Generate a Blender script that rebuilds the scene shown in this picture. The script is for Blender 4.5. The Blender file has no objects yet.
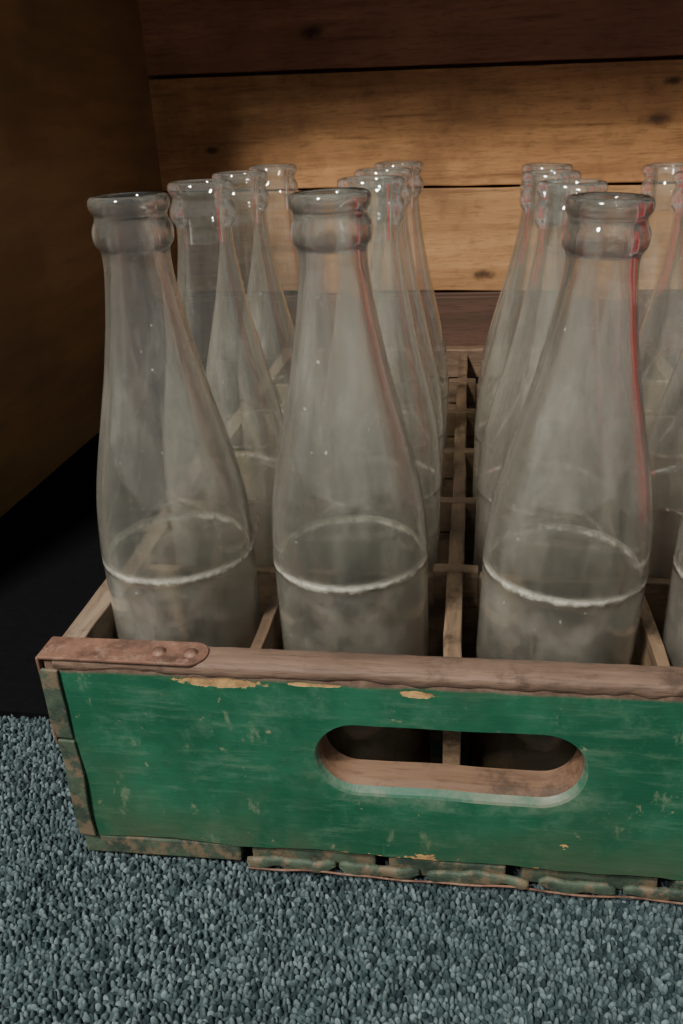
import bpy, bmesh, math, random
import numpy as np
from mathutils import Vector, Matrix, noise
random.seed(7); np.random.seed(7)
scn=bpy.context.scene
COL=scn.collection

def lin(r,g,b):
    f=lambda c:(c/255/12.92 if c/255<=0.04045 else ((c/255+0.055)/1.055)**2.4)
    return (f(r),f(g),f(b),1)

class M:
    def __init__(s,name):
        s.m=bpy.data.materials.new(name); s.m.use_nodes=True
        s.nt=s.m.node_tree; s.nt.nodes.clear()
        s.out=s.n('ShaderNodeOutputMaterial')
    def n(s,t,**k):
        nd=s.nt.nodes.new(t)
        for a,v in k.items(): setattr(nd,a,v)
        return nd
    def l(s,a,b): s.nt.links.new(a,b)
    def put(s,sock,v):
        if isinstance(v,bpy.types.NodeSocket): s.l(v,sock)
        else: sock.default_value=v
    def coord(s,scale=(1,1,1),obj=True,loc=(0,0,0)):
        tc=s.n('ShaderNodeTexCoord'); mp=s.n('ShaderNodeMapping')
        mp.inputs['Scale'].default_value=scale; mp.inputs['Location'].default_value=loc
        s.l(tc.outputs['Object'],mp.inputs[0]); return mp.outputs[0]
    def noise(s,vec,scale,detail=4,rough=0.55,dist=0):
        nd=s.n('ShaderNodeTexNoise'); s.l(vec,nd.inputs['Vector'])
        nd.inputs['Scale'].default_value=scale; nd.inputs['Detail'].default_value=detail
        nd.inputs['Roughness'].default_value=rough; nd.inputs['Distortion'].default_value=dist
        return nd.outputs[0]
    def math(s,op,a,b=0.0,c=None,clamp=False):
        nd=s.n('ShaderNodeMath',operation=op); nd.use_clamp=clamp
        s.put(nd.inputs[0],a); s.put(nd.inputs[1],b)
        if c is not None: s.put(nd.inputs[2],c)
        return nd.outputs[0]
    def ramp(s,v,a,b):
        nd=s.n('ShaderNodeMapRange'); nd.clamp=True; nd.interpolation_type='SMOOTHSTEP'
        s.put(nd.inputs[0],v); nd.inputs[1].default_value=a; nd.inputs[2].default_value=b
        return nd.outputs[0]
    def mix(s,f,a,b,blend='MIX'):
        nd=s.n('ShaderNodeMix',data_type='RGBA',blend_type=blend)
        s.put(nd.inputs[0],f); s.put(nd.inputs[6],a); s.put(nd.inputs[7],b)
        return nd.outputs[2]
    def xyz(s,vec):
        nd=s.n('ShaderNodeSeparateXYZ'); s.l(vec,nd.inputs[0]); return nd.outputs
    def blob(s,v,cx,cz,rx,rz,nz,amt):
        w=s.n('ShaderNodeVectorMath',operation='SUBTRACT'); s.l(v,w.inputs[0]); w.inputs[1].default_value=(cx,0,cz)
        sc=s.n('ShaderNodeVectorMath',operation='MULTIPLY'); s.l(w.outputs[0],sc.inputs[0]); sc.inputs[1].default_value=(1/rx,0.0,1/rz)
        ln=s.n('ShaderNodeVectorMath',operation='LENGTH'); s.l(sc.outputs[0],ln.inputs[0])
        d=s.math('ADD',ln.outputs['Value'],s.math('MULTIPLY',s.math('SUBTRACT',nz,0.5),amt))
        return s.math('SUBTRACT',1.0,s.ramp(d,0.9,1.05))
    def bump(s,h,strength=0.5,dist=0.001):
        nd=s.n('ShaderNodeBump'); nd.inputs['Strength'].default_value=strength
        nd.inputs['Distance'].default_value=dist; s.l(h,nd.inputs['Height']); return nd.outputs[0]
    def bsdf(s,col,rough=0.6,normal=None,metal=0,spec=0.5):
        p=s.n('ShaderNodeBsdfPrincipled'); s.put(p.inputs['Base Color'],col)
        s.put(p.inputs['Roughness'],rough); p.inputs['Metallic'].default_value=metal
        p.inputs['Specular IOR Level'].default_value=spec
        if normal is not None: s.l(normal,p.inputs['Normal'])
        s.l(p.outputs[0],s.out.inputs[0]); return p

def wood(name,c1,c2,c3,axis='x',grain=1.0,dirt=0.5,rough=0.7,knots=(),spec=0.3,off=(0,0,0),spots=0.0):
    m=M(name)
    st={'x':(3,40,40),'y':(40,3,40),'z':(40,40,3)}[axis]
    st=tuple(a*grain for a in st)
    v=m.coord(st,loc=off); v1=m.coord((1,1,1)); fine={'x':(0.12,1,1),'y':(1,0.12,1),'z':(1,1,0.12)}[axis]
    g=m.noise(v,1.0,6,0.6,1.2)
    g2=m.noise(v,3.5,4,0.6,0.3)
    g3=m.noise(m.coord(fine,loc=off),520*grain,4,0.65,0.2)
    big=m.noise(v1,9,4,0.6); med=m.noise(v1,55,5,0.65)
    col=m.mix(m.ramp(g,0.3,0.7),c1,c2)
    col=m.mix(m.math('MULTIPLY',m.ramp(g2,0.52,0.75),0.7),col,c3)
    col=m.mix(m.math('MULTIPLY',m.ramp(g3,0.5,0.68),0.45),col,c3)
    col=m.mix(m.math('MULTIPLY',m.ramp(big,0.42,0.75),dirt),col,c3)
    if spots: col=m.mix(m.math('MULTIPLY',m.ramp(med,0.5,0.68),spots),col,(c3[0]*.5,c3[1]*.5,c3[2]*.5,1))
    for (kx,ky,kz,kr) in knots:
        w=m.n('ShaderNodeVectorMath',operation='SUBTRACT'); m.l(v1,w.inputs[0]); w.inputs[1].default_value=(kx,ky,kz)
        sc=m.n('ShaderNodeVectorMath',operation='MULTIPLY'); m.l(w.outputs[0],sc.inputs[0]); sc.inputs[1].default_value=(0.45,0.0,1.0)
        ln=m.n('ShaderNodeVectorMath',operation='LENGTH'); m.l(sc.outputs[0],ln.inputs[0])
        d=m.math('ADD',ln.outputs['Value'],m.math('MULTIPLY',m.math('SUBTRACT',med,0.5),kr*1.6))
        f=m.math('SUBTRACT',1.0,m.ramp(d,kr*0.1,kr))
        col=m.mix(m.math('MULTIPLY',f,0.85),col,(c3[0]*.25,c3[1]*.25,c3[2]*.25,1))
    m.bsdf(col,rough,m.bump(m.math('ADD',g2,g3),0.45,0.0008),spec=spec)
    return m.m

def newobj(name,verts,faces,mat=None,parent=None,smooth=False,mats=None,fm=None):
    me=bpy.data.meshes.new(name); me.from_pydata([tuple(v) for v in verts],[],faces); me.update()
    bm=bmesh.new(); bm.from_mesh(me); bmesh.ops.recalc_face_normals(bm,faces=bm.faces); bm.to_mesh(me); bm.free()
    o=bpy.data.objects.new(name,me); COL.objects.link(o)
    for mt in (mats or ([mat] if mat else [])): me.materials.append(mt)
    if fm:
        for i,k in enumerate(fm): me.polygons[i].material_index=k
    if smooth:
        for p in me.polygons: p.use_smooth=True
    if parent: o.parent=parent
    return o
def box(name,lo,hi,mat,parent=None,bev=0.0006,wob=0.0,seg=1,sd=0):
    bm=bmesh.new(); bmesh.ops.create_cube(bm,size=1)
    for v in bm.verts:
        v.co=Vector([(lo[i]+hi[i])/2+v.co[i]*(hi[i]-lo[i]) for i in range(3)])
    if seg>1:
        ax=max(range(3),key=lambda i:hi[i]-lo[i])
        es=[e for e in bm.edges if abs((e.verts[0].co-e.verts[1].co)[ax])>1e-5]
        bmesh.ops.subdivide_edges(bm,edges=es,cuts=seg,use_grid_fill=True)
    if bev: 
        es=[e for e in bm.edges if len(e.link_faces)==2 and e.calc_face_angle(0)>0.5]
        bmesh.ops.bevel(bm,geom=es,offset=bev,segments=2,affect='EDGES',profile=0.5)
    if wob:
        for v in bm.verts:
            n=noise.noise_vector(v.co*45+Vector((sd+len(name),0,0))) ; v.co+=n*wob
    me=bpy.data.meshes.new(name); bm.to_mesh(me); bm.free(); me.materials.append(mat)
    o=bpy.data.objects.new(name,me); COL.objects.link(o)
    if parent: o.parent=parent
    return o
def empty(name):
    o=bpy.data.objects.new(name,None); COL.objects.link(o); o.empty_display_size=0.05; return o

# ---------------------------------------------------------------- camera
q=[0.00322,-0.24158,0.28108,-0.1622,0.44418,-0.05112,833.37186]
yaw,pitch,roll=q[3:6]
F=Vector((math.sin(yaw)*math.cos(pitch),math.cos(yaw)*math.cos(pitch),-math.sin(pitch)))
right=Vector((math.cos(yaw),-math.sin(yaw),0)); up=right.cross(F)
R=math.cos(roll)*right+math.sin(roll)*up; U=-math.sin(roll)*right+math.cos(roll)*up
cd=bpy.data.cameras.new('camera'); cam=bpy.data.objects.new('camera',cd); COL.objects.link(cam)
mt=Matrix.Identity(4)
for i in range(3):
    mt[i][0]=R[i]; mt[i][1]=U[i]; mt[i][2]=-F[i]; mt[i][3]=q[i]
cam.matrix_world=mt
cd.sensor_fit='VERTICAL'; cd.sensor_height=24; cd.lens=q[6]/1024*24; cd.clip_start=0.01
scn.camera=cam

# ---------------------------------------------------------------- materials
def mat_green():
    m=M('green_paint'); v=m.coord(); x,y,z=m.xyz(v)
    vs=m.coord((10,10,60))
    n1=m.noise(v,22,6,0.65); n2=m.noise(v,120,5,0.7); n3=m.noise(vs,3,5,0.7); n4=m.noise(m.coord(loc=(3,1,2)),38,6,0.75)
    n5=m.noise(m.coord((1,1,0.5),loc=(1,5,2)),70,5,0.7); n6=m.noise(m.coord(loc=(9,1,2)),16,6,0.7)
    col=m.mix(m.ramp(n1,0.35,0.7),lin(20,70,50),lin(36,90,67))
    col=m.mix(m.math('MULTIPLY',m.ramp(n3,0.50,0.70),0.40),col,lin(84,110,90))
    col=m.mix(m.math('MULTIPLY',m.ramp(n4,0.50,0.68),0.50),col,lin(72,104,84))
    col=m.mix(m.math('MULTIPLY',m.ramp(n6,0.48,0.64),0.50),col,lin(46,74,54))
    col=m.mix(m.math('MULTIPLY',m.ramp(n5,0.60,0.68),0.40),col,lin(116,124,102))
    col=m.mix(m.math('MULTIPLY',m.ramp(n2,0.63,0.70),0.6),col,lin(130,126,100))
    lowm=m.math('MULTIPLY',m.math('SUBTRACT',1.0,m.ramp(z,0.010,0.038)),m.ramp(n1,0.34,0.62))
    col=m.mix(m.math('MULTIPLY',lowm,0.75),col,lin(58,68,50))
    halo=m.blob(v,-0.001,0.048,0.062,0.012,n4,1.6)
    col=m.mix(m.math('MULTIPLY',halo,m.math('MULTIPLY',m.ramp(n4,0.40,0.62),0.45)),col,lin(96,116,98))
    chips=m.math('ADD',m.math('MULTIPLY',m.ramp(z,0.085,0.101),0.12),m.noise(m.coord((14,14,40)),1.6,5,0.6))
    ck=m.ramp(chips,0.72,0.735)
    low=m.math('ADD',m.math('MULTIPLY',m.math('SUBTRACT',1.0,m.ramp(z,0.010,0.030)),0.13),m.noise(m.coord((22,14,55),loc=(4,4,4)),1.6,6,0.65))
    ck=m.math('MAXIMUM',ck,m.ramp(low,0.72,0.735))
    for (cx,cz,rx,rz) in [(-0.085,0.0935,0.016,0.0022),(-0.012,0.0925,0.007,0.0015),(-0.050,0.0945,0.010,0.0008)]:
        ck=m.math('MAXIMUM',ck,m.blob(v,cx,cz,rx,rz,n2,2.4))
    col=m.mix(ck,col,m.mix(m.ramp(n2,0.4,0.6),lin(172,138,90),lin(126,100,70)))
    zz=m.math('ADD',z,m.math('MULTIPLY',m.math('SUBTRACT',n1,0.5),0.006))
    top=m.ramp(zz,0.0940,0.0960)
    tc=m.mix(m.ramp(n2,0.35,0.65),lin(78,60,50),lin(110,90,76))
    col=m.mix(top,col,tc)
    h=m.math('ADD',m.math('MULTIPLY',n3,0.6),m.math('MULTIPLY',ck,-0.5))
    rough=m.math('ADD',0.42,m.math('MULTIPLY',top,0.35))
    m.bsdf(col,rough,m.bump(h,0.5,0.0008),spec=0.4); return m.m
def mat_scuff():
    m=M('scuffed_green'); v=m.coord(); n1=m.noise(v,60,6,0.7)
    col=m.mix(m.ramp(n1,0.4,0.66),lin(36,80,62),lin(88,98,82))
    m.bsdf(col,0.5,m.bump(n1,0.4,0.0008)); return m.m
def mat_rust():
    m=M('rusty_strap'); v=m.coord(); x,y,z=m.xyz(v); n1=m.noise(v,70,6,0.7); n2=m.noise(v,260,4,0.6)
    col=m.mix(m.ramp(n1,0.35,0.65),lin(64,46,38),lin(106,78,64))
    col=m.mix(m.math('MULTIPLY',m.ramp(n2,0.52,0.66),0.45),col,lin(122,104,90))
    m.bsdf(col,0.65,m.bump(n2,0.6,0.0006),metal=0.1,spec=0.3); return m.m
def mat_dkgreen():
    m=M('grimy_dark_green'); v=m.coord(); n1=m.noise(v,60,6,0.7); n2=m.noise(v,110,6,0.7)
    col=m.mix(m.ramp(n1,0.35,0.65),lin(26,42,33),lin(58,72,56))
    col=m.mix(m.math('MULTIPLY',m.ramp(n2,0.47,0.60),0.8),col,lin(92,78,60))
    m.bsdf(col,0.75,m.bump(n1,0.7,0.001)); return m.m
GREEN=mat_green(); SCUFF=mat_scuff(); RUST=mat_rust(); DKG=mat_dkgreen()
RAW=wood('raw_handle_wood',lin(104,80,62),lin(82,63,48),lin(56,42,32),'x',spots=0.7)
DV=(lin(112,94,72),lin(86,70,54),lin(54,42,32))
CW_X=wood('divider_wood_cross',*DV,'x',dirt=0.8,spots=0.7)
CW_Y=wood('divider_wood_long',*DV,'y',dirt=0.8,spots=0.7)
SIDEG=wood('side_board_wood',lin(116,102,86),lin(92,78,64),lin(64,52,42),'y',dirt=0.7,spots=0.6)
BACKW=wood('back_board_wood',lin(104,86,68),lin(84,66,52),lin(56,44,34),'x',dirt=0.7,spots=0.4)

def mat_glass(name,ringk,refr=0.0,inner=False,hk=1.0):
    m=M(name); v=m.coord(); x,y,z=m.xyz(v)
    oi=m.n('ShaderNodeObjectInfo'); cmb=m.n('ShaderNodeCombineXYZ')
    m.l(m.math('MULTIPLY',oi.outputs['Random'],3.0),cmb.inputs[0]); va=m.n('ShaderNodeVectorMath',operation='ADD')
    m.l(v,va.inputs[0]); m.l(cmb.outputs[0],va.inputs[1]); vr=va.outputs[0]
    n1=m.noise(vr,55,6,0.7); n2=m.noise(vr,420,3,0.6); n4=m.noise(vr,160,5,0.7)
    vst=m.n('ShaderNodeVectorMath',operation='MULTIPLY'); m.l(vr,vst.inputs[0]); vst.inputs[1].default_value=(1,1,0.3)
    n3=m.noise(vst.outputs[0],60,6,0.72)
    nb=m.noise(vr,45,2,0.5)
    bmp=m.bump(nb,0.2,0.002)
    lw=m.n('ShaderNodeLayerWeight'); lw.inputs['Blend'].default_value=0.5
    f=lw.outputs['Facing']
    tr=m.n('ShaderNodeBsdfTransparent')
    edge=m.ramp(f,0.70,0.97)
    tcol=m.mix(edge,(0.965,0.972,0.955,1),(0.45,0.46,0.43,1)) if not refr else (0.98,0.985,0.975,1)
    m.put(tr.inputs[0],tcol)
    base=tr.outputs[0]
    if refr:
        rf=m.n('ShaderNodeBsdfRefraction'); rf.inputs['IOR'].default_value=1.48; rf.inputs['Roughness'].default_value=0.0
        rf.inputs['Color'].default_value=(0.985,0.99,0.98,1)
        mm=m.n('ShaderNodeMixShader'); mm.inputs[0].default_value=refr; m.l(tr.outputs[0],mm.inputs[1]); m.l(rf.outputs[0],mm.inputs[2]); base=mm.outputs[0]
    gl=m.n('ShaderNodeBsdfGlossy'); gl.inputs['Roughness'].default_value=0.04; m.l(bmp,gl.inputs['Normal'])
    gl.inputs['Color'].default_value=(1,1,1,1)
    fr=m.n('ShaderNodeFresnel'); fr.inputs['IOR'].default_value=1.5; m.l(bmp,fr.inputs['Normal'])
    ff=m.math('MINIMUM',m.math('MULTIPLY',fr.outputs[0],1.4 if not refr else 1.1),0.55)
    ff=m.math('MULTIPLY',ff,m.math('ADD',0.25,m.math('MULTIPLY',m.ramp(z,0.02,0.06),0.75)))
    dcol=m.mix(m.ramp(z,0.015,0.105),lin(100,84,62),lin(206,204,190))
    df=m.n('ShaderNodeBsdfDiffuse'); m.l(dcol,df.inputs['Color'])
    tl=m.n('ShaderNodeBsdfTranslucent'); m.l(dcol,tl.inputs['Color'])
    hz=m.n('ShaderNodeMixShader'); hz.inputs[0].default_value=0.4; m.l(df.outputs[0],hz.inputs[1]); m.l(tl.outputs[0],hz.inputs[2])
    zz=m.math('ADD',z,m.math('MULTIPLY',m.math('SUBTRACT',n4,0.5),0.0034))
    d=m.math('ABSOLUTE',m.math('SUBTRACT',zz,0.1125))
    ring=m.math('SUBTRACT',1.0,m.ramp(d,0.0004,0.0024))
    ring=m.math('MULTIPLY',ring,m.math('MULTIPLY',ringk,m.math('ADD',0.50,m.math('MULTIPLY',m.ramp(n4,0.42,0.58),0.5))))
    if inner:
        haze=ring
    else:
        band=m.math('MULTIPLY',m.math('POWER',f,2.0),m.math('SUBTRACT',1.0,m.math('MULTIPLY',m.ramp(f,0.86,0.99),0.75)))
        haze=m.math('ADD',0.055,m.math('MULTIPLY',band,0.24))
        haze=m.math('ADD',haze,m.math('MULTIPLY',m.ramp(n3,0.44,0.75),0.17))
        low=m.math('SUBTRACT',1.0,m.ramp(z,0.100,0.118))
        haze=m.math('ADD',haze,m.math('MULTIPLY',low,m.math('ADD',0.04,m.math('MULTIPLY',m.ramp(n1,0.35,0.7),0.18))))
        haze=m.math('MULTIPLY',haze,hk)
        haze=m.math('MULTIPLY',haze,m.math('SUBTRACT',1.0,m.math('MULTIPLY',m.ramp(z,0.17,0.235),0.25 if refr else 0.55)))
        haze=m.math('ADD',haze,m.math('MULTIPLY',m.math('SUBTRACT',1.0,m.ramp(z,0.01,0.05)),0.35))
        haze=m.math('ADD',haze,m.math('MULTIPLY',m.ramp(n2,0.69,0.74),0.4))
        haze=m.math('MAXIMUM',haze,ring,clamp=True)
    a=m.n('ShaderNodeMixShader'); m.l(haze,a.inputs[0]); m.l(base,a.inputs[1]); m.l(hz.outputs[0],a.inputs[2]); a_out=a.outputs[0]
    b=m.n('ShaderNodeMixShader'); m.l(ff,b.inputs[0]); m.l(a_out,b.inputs[1]); m.l(gl.outputs[0],b.inputs[2])
    m.l(b.outputs[0],m.out.inputs[0]); return m.m
GLASS=mat_glass('clear_dusty_glass',1.0,0.8,hk=0.85); GLASS_IN=mat_glass('glass_inner_wall',0.85,0.8,True)
GLASS2=mat_glass('clear_dusty_glass_less_worn',0.45,hk=1.15)

# ---------------------------------------------------------------- bottles
ctrl=[(0.000,0.018),(0.0005,0.026),(0.003,0.0292),(0.008,0.0304),(0.10,0.0306),(0.1125,0.0308),(0.120,0.0305),(0.1346,0.0292),(0.145,0.0274),
(0.1553,0.0251),(0.165,0.0227),(0.1749,0.0203),(0.184,0.0181),(0.1934,0.0162),(0.202,0.0145),(0.2111,0.0131),(0.2185,0.0121),(0.2245,0.0118)]
body=[]
P=[ctrl[0]]+ctrl+[ctrl[-1]]
for i in range(1,len(P)-2):
    for k in range(4):
        t=k/4; p0,p1,p2,p3=P[i-1],P[i],P[i+1],P[i+2]
        body.append(tuple(0.5*((2*p1[j])+(-p0[j]+p2[j])*t+(2*p0[j]-5*p1[j]+4*p2[j]-p3[j])*t*t+(-p0[j]+3*p1[j]-3*p2[j]+p3[j])*t**3) for j in (0,1)))
lip=[(0.2245,0.0118),(0.2262,0.0119),(0.2272,0.0124),(0.2282,0.0133),(0.2295,0.0138),(0.2312,0.0140),(0.2330,0.0139),(0.2345,0.0134),(0.2355,0.0128),(0.2363,0.0125),
(0.2375,0.0124),(0.2383,0.0127),(0.2391,0.0134),(0.2402,0.0138),(0.2415,0.0139),(0.2427,0.0136),(0.2435,0.0129),(0.2438,0.0118),(0.2437,0.0106),(0.2430,0.0098),(0.2415,0.0093),
(0.2380,0.0091),(0.2340,0.0090),(0.2290,0.0089),(0.2250,0.0090),(0.2200,0.0092)]
head=[(0.004,0.0),(0.0035,0.010)]
def lathe(prof,n=72):
    vs=[];fs=[]
    for (z,r) in prof:
        for k in range(n):
            a=2*math.pi*k/n; vs.append((r*math.cos(a),r*math.sin(a),z))
    for i in range(len(prof)-1):
        for k in range(n):
            k2=(k+1)%n; fs.append((i*n+k,i*n+k2,(i+1)*n+k2,(i+1)*n+k))
    return vs,fs
def stretch(pr): return [((z if z<0.1125 else 0.1125+(z-0.1125)*1.028),r) for z,r in pr]
def bottle_mesh(mats,thick):
    prof=head+body+lip; nin=len(prof)
    if thick:
        inn=[(z,r-0.0020) for z,r in body if 0.012<z<0.216][::-1]
        prof=prof+inn+[(0.0095,0.0265),(0.0078,0.020),(0.0085,0.010),(0.009,0.0)]
    prof=stretch(prof)
    vs,fs=lathe(prof)
    bme=bpy.data.meshes.new('glass_bottle'); bme.from_pydata(vs,[],fs)
    for p in bme.polygons: 
        p.use_smooth=True
        if thick and p.index//72>=nin-9: p.material_index=1
    bm=bmesh.new(); bm.from_mesh(bme); bmesh.ops.remove_doubles(bm,verts=bm.verts,dist=1e-6); bmesh.ops.recalc_face_normals(bm,faces=bm.faces); bm.to_mesh(bme); bm.free()
    for mm in mats: bme.materials.append(mm)
    return bme
B1=bottle_mesh([GLASS,GLASS_IN],True); B2=bottle_mesh([GLASS2],False)
CX=[-0.1123,-0.0400,0.0368,0.1123]
lean={(0,0):(0.0000,0.0),(1,0):(-0.0028,0.0),(2,0):(0.0100,-0.001),(3,0):(0.002,0),
(0,1):(0.0035,0),(1,1):(0.003,0),(2,1):(0.006,0),(3,1):(0.001,0),
(0,2):(0.002,0.0),(1,2):(0.001,0),(2,2):(0.004,0),(3,2):(-0.002,0),
(0,3):(0.003,0),(1,3):(0.003,0),(2,3):(0.008,0),(3,3):(-0.003,0)}
SZ=[1.0,0.995,0.978,0.968]
for r in range(4):
    for c in range(4):
        o=bpy.data.objects.new('glass_bottle' if (r,c)==(0,0) else 'glass_bottle.%03d'%(r*4+c),B1 if r==0 else B2); COL.objects.link(o)
        lx,ly=lean[(c,r)]
        o.location=(CX[c],0.048+0.072*r,0.0125)
        o.scale=(1,1,SZ[c]*(1-0.004*r))
        o.rotation_euler=(-ly/0.24,lx/0.24,0)

# ---------------------------------------------------------------- crate
crate=empty('wooden_bottle_crate')
W=0.1546; L=0.460; H=0.101; T=0.012
def front_board(name,y0,y1,mats):
    x0,x1,z0,z1=-W,W,0.010,H
    hcx,hcz=-0.001,0.0625
    def stad(a,hw,hh,dz=0.0):
        c,s=math.cos(a),math.sin(a); st=hw-hh
        t=hh/abs(s) if abs(s)>1e-6 else 1e9
        if abs(t*c)<=st: X,Z=t*c,t*s
        else:
            sx=st if c>0 else -st
            b=-2*c*sx; cc=sx*sx-hh*hh; t=(-b+math.sqrt(max(b*b-4*cc,0)))/2
            X,Z=t*c,t*s
        wv=noise.noise(Vector((X*40,Z*40,2)))*0.0006
        return (hcx+X+wv,hcz+Z+dz+wv)
    angs=[2*math.pi*i/320 for i in range(320)]
    for (cx_,cz_) in [(x0,z0),(x1,z0),(x1,z1),(x0,z1)]: angs.append(math.atan2(cz_-hcz,cx_-hcx)%(2*math.pi))
    for sg in (1,-1):
        for sx in np.linspace(-0.04,0.04,12): angs.append(math.atan2(sg*0.0165,sx)%(2*math.pi))
    angs=sorted(angs)
    def rect(a):
        c,s=math.cos(a),math.sin(a); ts=[]
        if c>1e-9: ts.append((x1-hcx)/c)
        if c<-1e-9: ts.append((x0-hcx)/c)
        if s>1e-9: ts.append((z1-hcz)/s)
        if s<-1e-9: ts.append((z0-hcz)/s)
        t=min(ts); X,Z=hcx+t*c,hcz+t*s
        wv=noise.noise(Vector((X*30,3,y0)))*0.0009+noise.noise(Vector((X*110,9,y0)))*0.0004
        if abs(Z-z1)<1e-5: Z+=wv-0.0004
        elif abs(Z-z0)<1e-5: Z+=wv*1.8
        return (X,Z)
    n=len(angs); rings=[]
    def ring(fn,y): rings.append([(p[0],y,p[1]) for p in map(fn,angs)])
    def ins(d):
        def g(a):
            X,Z=rect(a); return (max(x0+d,min(x1-d,X)), min(Z,z1) - (d if Z>z1-0.003 else 0)+(d if Z<z0+0.003 else 0))
        return g
    ring(lambda a:stad(a,0.0480,0.0135,0.0010),y1)
    ring(lambda a:stad(a,0.0484,0.0143,-0.0002),y0+0.0045)
    ring(lambda a:stad(a,0.0492,0.0154,-0.0010),y0+0.0022)
    ring(lambda a:stad(a,0.0500,0.0166,-0.0020),y0+0.0005)
    ring(lambda a:stad(a,0.0507,0.0172,-0.0025),y0)
    ring(ins(0.0012),y0)
    ring(rect,y0+0.0012)
    ring(rect,y1)
    vs=[p for r_ in rings for p in r_]; fs=[];fm=[]
    K=len(rings); mi=[1,1,2,2,0,0,0,1]
    for i in range(K):
        j=(i+1)%K
        for k in range(n):
            k2=(k+1)%n
            fs.append((i*n+k,i*n+k2,j*n+k2,j*n+k)); fm.append(mi[i])
    return newobj(name,vs,fs,mats=mats,fm=fm,parent=crate)
front_board('front_end_board',0.0,T,[GREEN,RAW,SCUFF])
front_board('back_end_board',L-T,L,[BACKW,BACKW,BACKW])
for nm,xa,xb in (('side_board_left',-W,-W+0.010),('side_board_right',W-0.010,W)):
    box(nm,(xa,T,0.010),(xb,L-T,0.099),SIDEG,crate,0.0006,0.0006,30)
    xo=xa-0.0003 if xa<0 else xb
    box(nm+'_paint',(xo,T,0.012),(xo+0.0004,L-T,0.094),GREEN,crate,0,0,1)
box('divider_centre',(-0.0035,T,0.0112),(0.0035,L-T,0.0970),CW_Y,crate,0.0008,0.0009,40)
for i,x in enumerate((-0.0763,0.0763)):
    box('divider_long_%d'%(i+1),(x-0.0024,T,0.0112),(x+0.0024,L-T,0.0950),CW_Y,crate,0.0006,0.0008,40,sd=i*3)
for i in range(5):
    y=0.084+0.072*i
    for j,(a,b) in enumerate(((-W+0.010,-0.0035),(0.0035,W-0.010))):
        box('divider_cross_%d_%d'%(i+1,j+1),(a,y-0.0024,0.0112),(b,y+0.0024,0.0945),CW_X,crate,0.0006,0.0008,20,sd=i*2+j)
for i in range(5):
    y=0.084+0.072*i
    box('centre_cleat_%d'%(i+1),(-0.0100,y-0.0034,0.080),(0.0100,y+0.0034,0.0978),CW_X,crate,0.0008,0.0007,4,sd=i)
xs=[-W,-0.086,-0.082,-0.030,-0.024,0.022,0.028,0.080,0.086,W]
for i in range(0,10,2):
    box('bottom_slat_%d'%(i//2+1),(xs[i],0.0002+0.0016*(i%4==2),0.0002),(xs[i+1],L-0.001,0.0100),DKG,crate,0.001,0.0012,24,sd=i)
# splintered lower rail: several broken lengths
segs=[(-0.083,-0.046),(-0.0445,-0.012),(-0.009,0.031),(0.035,0.064),(0.067,0.112),(0.115,W)]
vsb=[];fsb=[]
for (xa,xb) in segs:
    N=int((xb-xa)/0.0011)+2; base=len(vsb)
    for i in range(N+1):
        x=xa+(xb-xa)*i/N
        w1=noise.noise(Vector((x*60,1,0))); w2=noise.noise(Vector((x*120,7,4)));w3=noise.noise(Vector((x*34,3,9)))
        e=min(1,min(i,N-i)/3)
        zm=0.0038+0.0006*w3; hh=(0.0026+0.0014*w1)*(0.45+0.55*e); zt=zm+hh; zb=zm-hh+0.001*w2
        y=-0.0010+0.0012*w2
        vsb+= [(x,y,zb),(x,y-0.0008,zb+0.001),(x,y-0.0002+0.0008*w1,(zb+zt)/2),(x,y-0.0006,zt-0.0008),(x,y+0.0008,zt)]
    for i in range(N):
        for k in range(4): a=base+i*5+k; fsb.append((a,a+5,a+6,a+1))
o=newobj('bottom_rail_edge',vsb,fsb,DKG,crate,True)
md=o.modifiers.new('s','SOLIDIFY'); md.thickness=0.0009; md.offset=0
N=220; vw=[];fw=[]
for i in range(N+1):
    x=-0.083+(W+0.083)*i/N
    zc=0.0012+0.0012*noise.noise(Vector((x*28,3,9)))+0.0004; yc=-0.0024+0.0009*noise.noise(Vector((x*50,1,9))); rr=0.0005
    for k in range(6): a=k*math.pi/3; vw.append((x,yc+rr*math.cos(a),zc+rr*math.sin(a)))
for i in range(N):
    for k in range(6): fw.append((i*6+k,i*6+(k+1)%6,i*6+6+(k+1)%6,i*6+6+k))
newobj('rusty_wire',vw,fw,RUST,crate,True)
def strap_top():
    pts=[(-W-0.0008,-0.0012)]
    for k in range(13):
        a=-math.pi/2+math.pi*k/12; pts.append((-0.0970+0.0066*math.cos(a),0.0058+0.0072*math.sin(a)))
    pts+=[(-W-0.0008,0.0128)]
    n=len(pts); vs=[(x,y,0.1008) for x,y in pts]+[(x,y,0.1021) for x,y in pts]
    fs=[tuple(range(n))[::-1],tuple(range(n,2*n))]+[(i,(i+1)%n,n+(i+1)%n,n+i) for i in range(n)]
    o=newobj('corner_strap_top',vs,fs,RUST,crate)
    b=o.modifiers.new('b','BEVEL'); b.width=0.0004; b.segments=2
strap_top()
box('corner_strap_side',(-W-0.0014,-0.0014,0.060),(-W-0.0002,0.0128,0.1018),RUST,crate,0.0004,0.0003,6)
for i,x in enumerate((-0.1095,-0.0970)):
    vs_,fs_=lathe([(0.0,0.0030),(0.0009,0.0026),(0.0015,0.0014),(0.0017,0.0)],20)
    o=newobj('rivet_%d'%(i+1),vs_,fs_,RUST,crate,True); o.location=(x,0.0055,0.1018)
box('front_edge_batten_lower',(-W-0.0006,-0.0016,0.011),(-W+0.0068,0.0002,0.062),DKG,crate,0.0006,0.0010,16)
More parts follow.
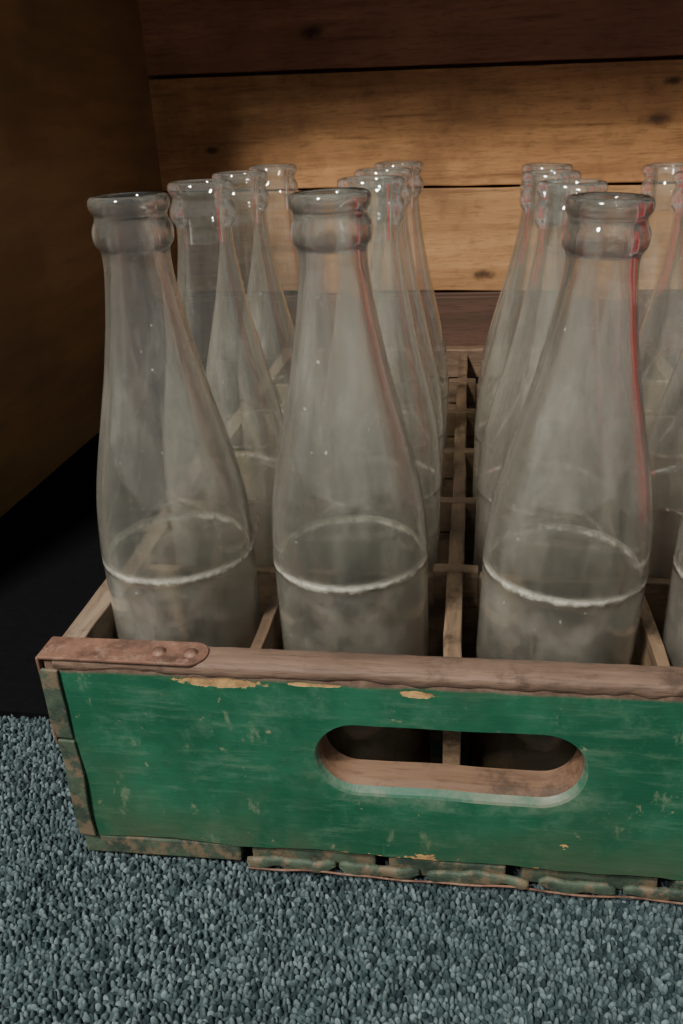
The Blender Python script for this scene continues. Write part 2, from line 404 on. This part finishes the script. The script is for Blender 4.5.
box('front_edge_batten_upper',(-W-0.0008,-0.0014,0.063),(-W+0.0066,0.0002,0.0965),DKG,crate,0.0006,0.0010,10)
vsl=[];fsl=[];N=200
for i in range(N+1):
    x=-0.150+(W+0.150)*i/N
    a=noise.noise(Vector((x*45,2,1)));b=noise.noise(Vector((x*140,5,2)))
    zb=0.0966+0.0018*a+0.0010*b
    vsl+=[(x,-0.0001,zb),(x,-0.0005+0.0002*b,zb+0.0006),(x,-0.0005+0.0003*a,0.1002),(x,0.0004,0.1011+0.0003*b),(x,0.006,0.1014+0.0004*a),(x,0.0118,0.1011+0.0003*b),(x,0.0124,0.1002)]
for i in range(N):
    for k in range(6): a=i*7+k; fsl.append((a,a+7,a+8,a+1))
TOPW=wood('worn_top_edge',lin(110,90,76),lin(86,68,58),lin(56,44,36),'x',grain=1.6,dirt=0.8,spots=0.7)
newobj('front_top_worn_edge',vsl,fsl,TOPW,crate,True)

# ---------------------------------------------------------------- room shell
XL=-0.367; YB=0.80
wl=M('wall_left_stained'); v=wl.coord(); n1=wl.noise(wl.coord((3,3,20)),3,5,0.6); n2=wl.noise(v,7,4,0.5)
c_=wl.mix(wl.ramp(n1,0.3,0.7),lin(104,82,56),lin(124,100,66)); c_=wl.mix(wl.math('MULTIPLY',wl.ramp(n2,0.4,0.7),0.6),c_,lin(80,60,42))
wl.bsdf(c_,0.45,wl.bump(n1,0.2,0.0008))
box('wall_left',(XL-0.02,0.02,0.0),(XL,YB+0.02,0.62),wl.m,None,0.001)
wb=empty('wall_back')
P_A=wood('plank_a',lin(176,132,86),lin(144,104,66),lin(100,68,42),'x',grain=0.8,dirt=0.65,spots=0.22,knots=[(0.205,0,0.262,0.011),(0.215,0,0.298,0.006),(-0.30,0,0.25,0.006)])
P_B=wood('plank_b',lin(172,132,90),lin(142,106,70),lin(98,70,46),'x',grain=0.75,dirt=0.65,spots=0.22,off=(5,5,5),knots=[(0.02,0,0.10,0.008)])
P_C=wood('plank_c',lin(146,102,74),lin(120,82,58),lin(86,56,40),'x',grain=0.7,dirt=0.5,spots=0.15,knots=[(-0.175,0,0.365,0.010)],off=(2,1,7))
P_D=wood('plank_base',lin(84,62,50),lin(68,50,40),lin(50,36,28),'x',grain=0.7,dirt=0.4)
sl=-0.018
zs=[(-0.01,0.079,P_D),(0.081,0.198,P_B),(0.2005,0.3215,P_A),(0.325,0.446,P_C),(0.449,0.60,P_C)]
for i,(a,b,mm) in enumerate(zs):
    o=box('plank_%d'%(i+1),(-0.42,YB,a),(0.75,YB+0.018,b),mm,wb,0.0016,0.0010,30,sd=i*5)
    if i>0:
        me=o.data
        for v_ in me.vertices: v_.co.z+=v_.co.x*sl
box('backing',(-0.42,YB+0.019,0),(0.75,YB+0.03,0.6),P_D,wb,0)
box('baseboard_back',(-0.36,YB-0.014,0.0),(0.75,YB-0.001,0.077),P_D,None,0.0015)
box('ceiling',(-0.39,0.345,0.622),(0.78,YB+0.03,0.64),P_D,None,0.001)

# carpet -------------------------------------------------
fl=M('carpet_backing'); v=fl.coord(); vo=fl.n('ShaderNodeTexVoronoi'); fl.l(v,vo.inputs['Vector']); vo.inputs['Scale'].default_value=400
nn=fl.noise(v,160,4,0.6)
c_=fl.mix(fl.ramp(nn,0.35,0.65),lin(24,31,34),lin(54,67,70))
fl.bsdf(c_,0.95,fl.bump(vo.outputs['Distance'],-1.0,0.003),spec=0.1)
newobj('floor',[(-2.5,-2.5,-0.003),(2.5,-2.5,-0.003),(2.5,1.2,-0.003),(-2.5,1.2,-0.003)],[(0,1,2,3)],fl.m)
cp=M('carpet_loops'); at=cp.n('ShaderNodeAttribute'); at.attribute_name='tint'; 
v=cp.coord(); nf=cp.noise(v,900,3,0.6); nbig=cp.noise(v,14,3,0.6)
c_=cp.mix(at.outputs['Fac'],lin(32,43,47),lin(96,111,113))
c_=cp.mix(cp.math('MULTIPLY',cp.ramp(nf,0.4,0.7),0.35),c_,lin(27,36,39))
c_=cp.mix(cp.math('MULTIPLY',cp.ramp(nbig,0.4,0.7),0.25),c_,lin(42,57,60))
cp.bsdf(c_,0.9,cp.bump(nf,0.5,0.0006),spec=0.10)
def carpet():
    dx,dy=0.0020,0.0024
    X,Y=np.meshgrid(np.arange(-0.34,0.28,dx),np.arange(-0.13,0.12,dy))
    X=X+ (np.arange(X.shape[0])[:,None]%2)*dx*0.5
    X=X.ravel(); Y=Y.ravel()
    keep=~((X>-0.13)&(X<0.26)&(Y>0.03))
    X=X[keep];Y=Y[keep]; n=len(X)
    X=X+np.random.uniform(-.0008,.0008,n); Y=Y+np.random.uniform(-.0008,.0008,n)
    ang=np.random.normal(math.pi/2,1.1,n); la=np.random.uniform(.0012,.0019,n); lb=np.random.uniform(.0008,.0012,n); hz=np.random.uniform(.0012,.0035,n)
    tv=[];seg=8
    for (ph) in (0.0,0.45,0.95,1.3):
        for k in range(seg): a=2*math.pi*k/seg; tv.append((math.cos(ph)*math.cos(a),math.cos(ph)*math.sin(a),math.sin(ph)))
    tv.append((0,0,1)); tv=np.array(tv); nv=len(tv)
    tf=[]
    for i in range(3):
        for k in range(seg): tf.append((i*seg+k,i*seg+(k+1)%seg,(i+1)*seg+(k+1)%seg,(i+1)*seg+k))
    for k in range(seg): tf.append((3*seg+k,3*seg+(k+1)%seg,nv-1,nv-1))
    px=tv[None,:,0]*la[:,None]; py=tv[None,:,1]*lb[:,None]
    ca,sa=np.cos(ang)[:,None],np.sin(ang)[:,None]
    co=np.empty((n,nv,3)); co[:,:,0]=X[:,None]+px*ca-py*sa; co[:,:,1]=Y[:,None]+px*sa+py*ca; co[:,:,2]=-0.0034+tv[None,:,2]*hz[:,None]
    quads=np.array([f for f in tf[:24]]); tris=np.array([f[:3] for f in tf[24:]])
    off=(np.arange(n)*nv)[:,None,None]
    Q=(quads[None]+off).reshape(-1,4); Tt=(tris[None]+off).reshape(-1,3)
    me=bpy.data.meshes.new('carpet'); me.vertices.add(n*nv); me.vertices.foreach_set('co',co.ravel())
    nl=Q.size+Tt.size; me.loops.add(nl); me.loops.foreach_set('vertex_index',np.concatenate([Q.ravel(),Tt.ravel()]).astype(np.int32))
    npoly=len(Q)+len(Tt); me.polygons.add(npoly)
    st=np.concatenate([np.arange(len(Q))*4,Q.size+np.arange(len(Tt))*3]).astype(np.int32)
    me.polygons.foreach_set('loop_start',st)
    me.polygons.foreach_set('use_smooth',np.ones(npoly,dtype=bool))
    me.update(calc_edges=True); me.validate()
    atb=me.attributes.new('tint','FLOAT','POINT')
    tint=np.clip(np.random.normal(0.42,0.30,n),0,1); atb.data.foreach_set('value',np.repeat(tint,nv).astype(np.float32))
    me.materials.append(cp.m); o=bpy.data.objects.new('carpet',me); COL.objects.link(o)
carpet()
bk=M('floor_shade_black'); nb_=bk.noise(bk.coord(),200,4,0.6); bk.bsdf(bk.mix(nb_,lin(6,6,8),lin(14,14,17)),0.95,bk.bump(nb_,0.4,0.0005),spec=0.05)  # near-black colour that paints the deep shade on the cubby floor
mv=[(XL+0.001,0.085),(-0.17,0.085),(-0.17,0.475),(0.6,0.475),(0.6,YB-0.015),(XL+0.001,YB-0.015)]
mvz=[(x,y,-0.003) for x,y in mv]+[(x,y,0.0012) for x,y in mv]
newobj('floor_shade_sheet',mvz,[(5,4,3,2,1,0),(6,7,8,9,10,11)]+[(i,(i+1)%6,6+(i+1)%6,6+i) for i in range(6)],bk.m)  # added dark sheet standing in for shade beside and behind the crate
rd=M('red_paint'); nr=rd.noise(rd.coord(),20,4,0.6); rd.bsdf(rd.mix(nr,lin(195,14,26),lin(220,26,38)),0.4)
box('red_sign_board',(0.50,0.12,-0.002),(0.515,0.42,0.40),rd.m,None,0.001)  # unseen red board, added only for the red reflections in the glass

# ---------------------------------------------------------------- light
def area(name,loc,target,size,energy,col,sy=None):
    ld=bpy.data.lights.new(name,'AREA'); ld.energy=energy; ld.color=col; ld.size=size
    if sy: ld.shape='RECTANGLE'; ld.size_y=sy
    o=bpy.data.objects.new(name,ld); COL.objects.link(o); o.location=loc
    o.rotation_euler=(Vector(target)-Vector(loc)).to_track_quat('-Z','Y').to_euler(); return o
area('ceiling_lamp',(-0.62,-0.80,1.60),(0.0,0.2,0.1),0.14,50,(1.0,0.94,0.86))
area('added_soft_light',(-0.85,-1.5,2.05),(0,0,0.1),0.26,54,(1.0,0.95,0.88))  # added second light, set to the left to soften the back wall's shadow
w=bpy.data.worlds.new('world'); scn.world=w; w.use_nodes=True
bg=w.node_tree.nodes['Background']; bg.inputs[0].default_value=(0.89,0.87,0.84,1); bg.inputs[1].default_value=0.52
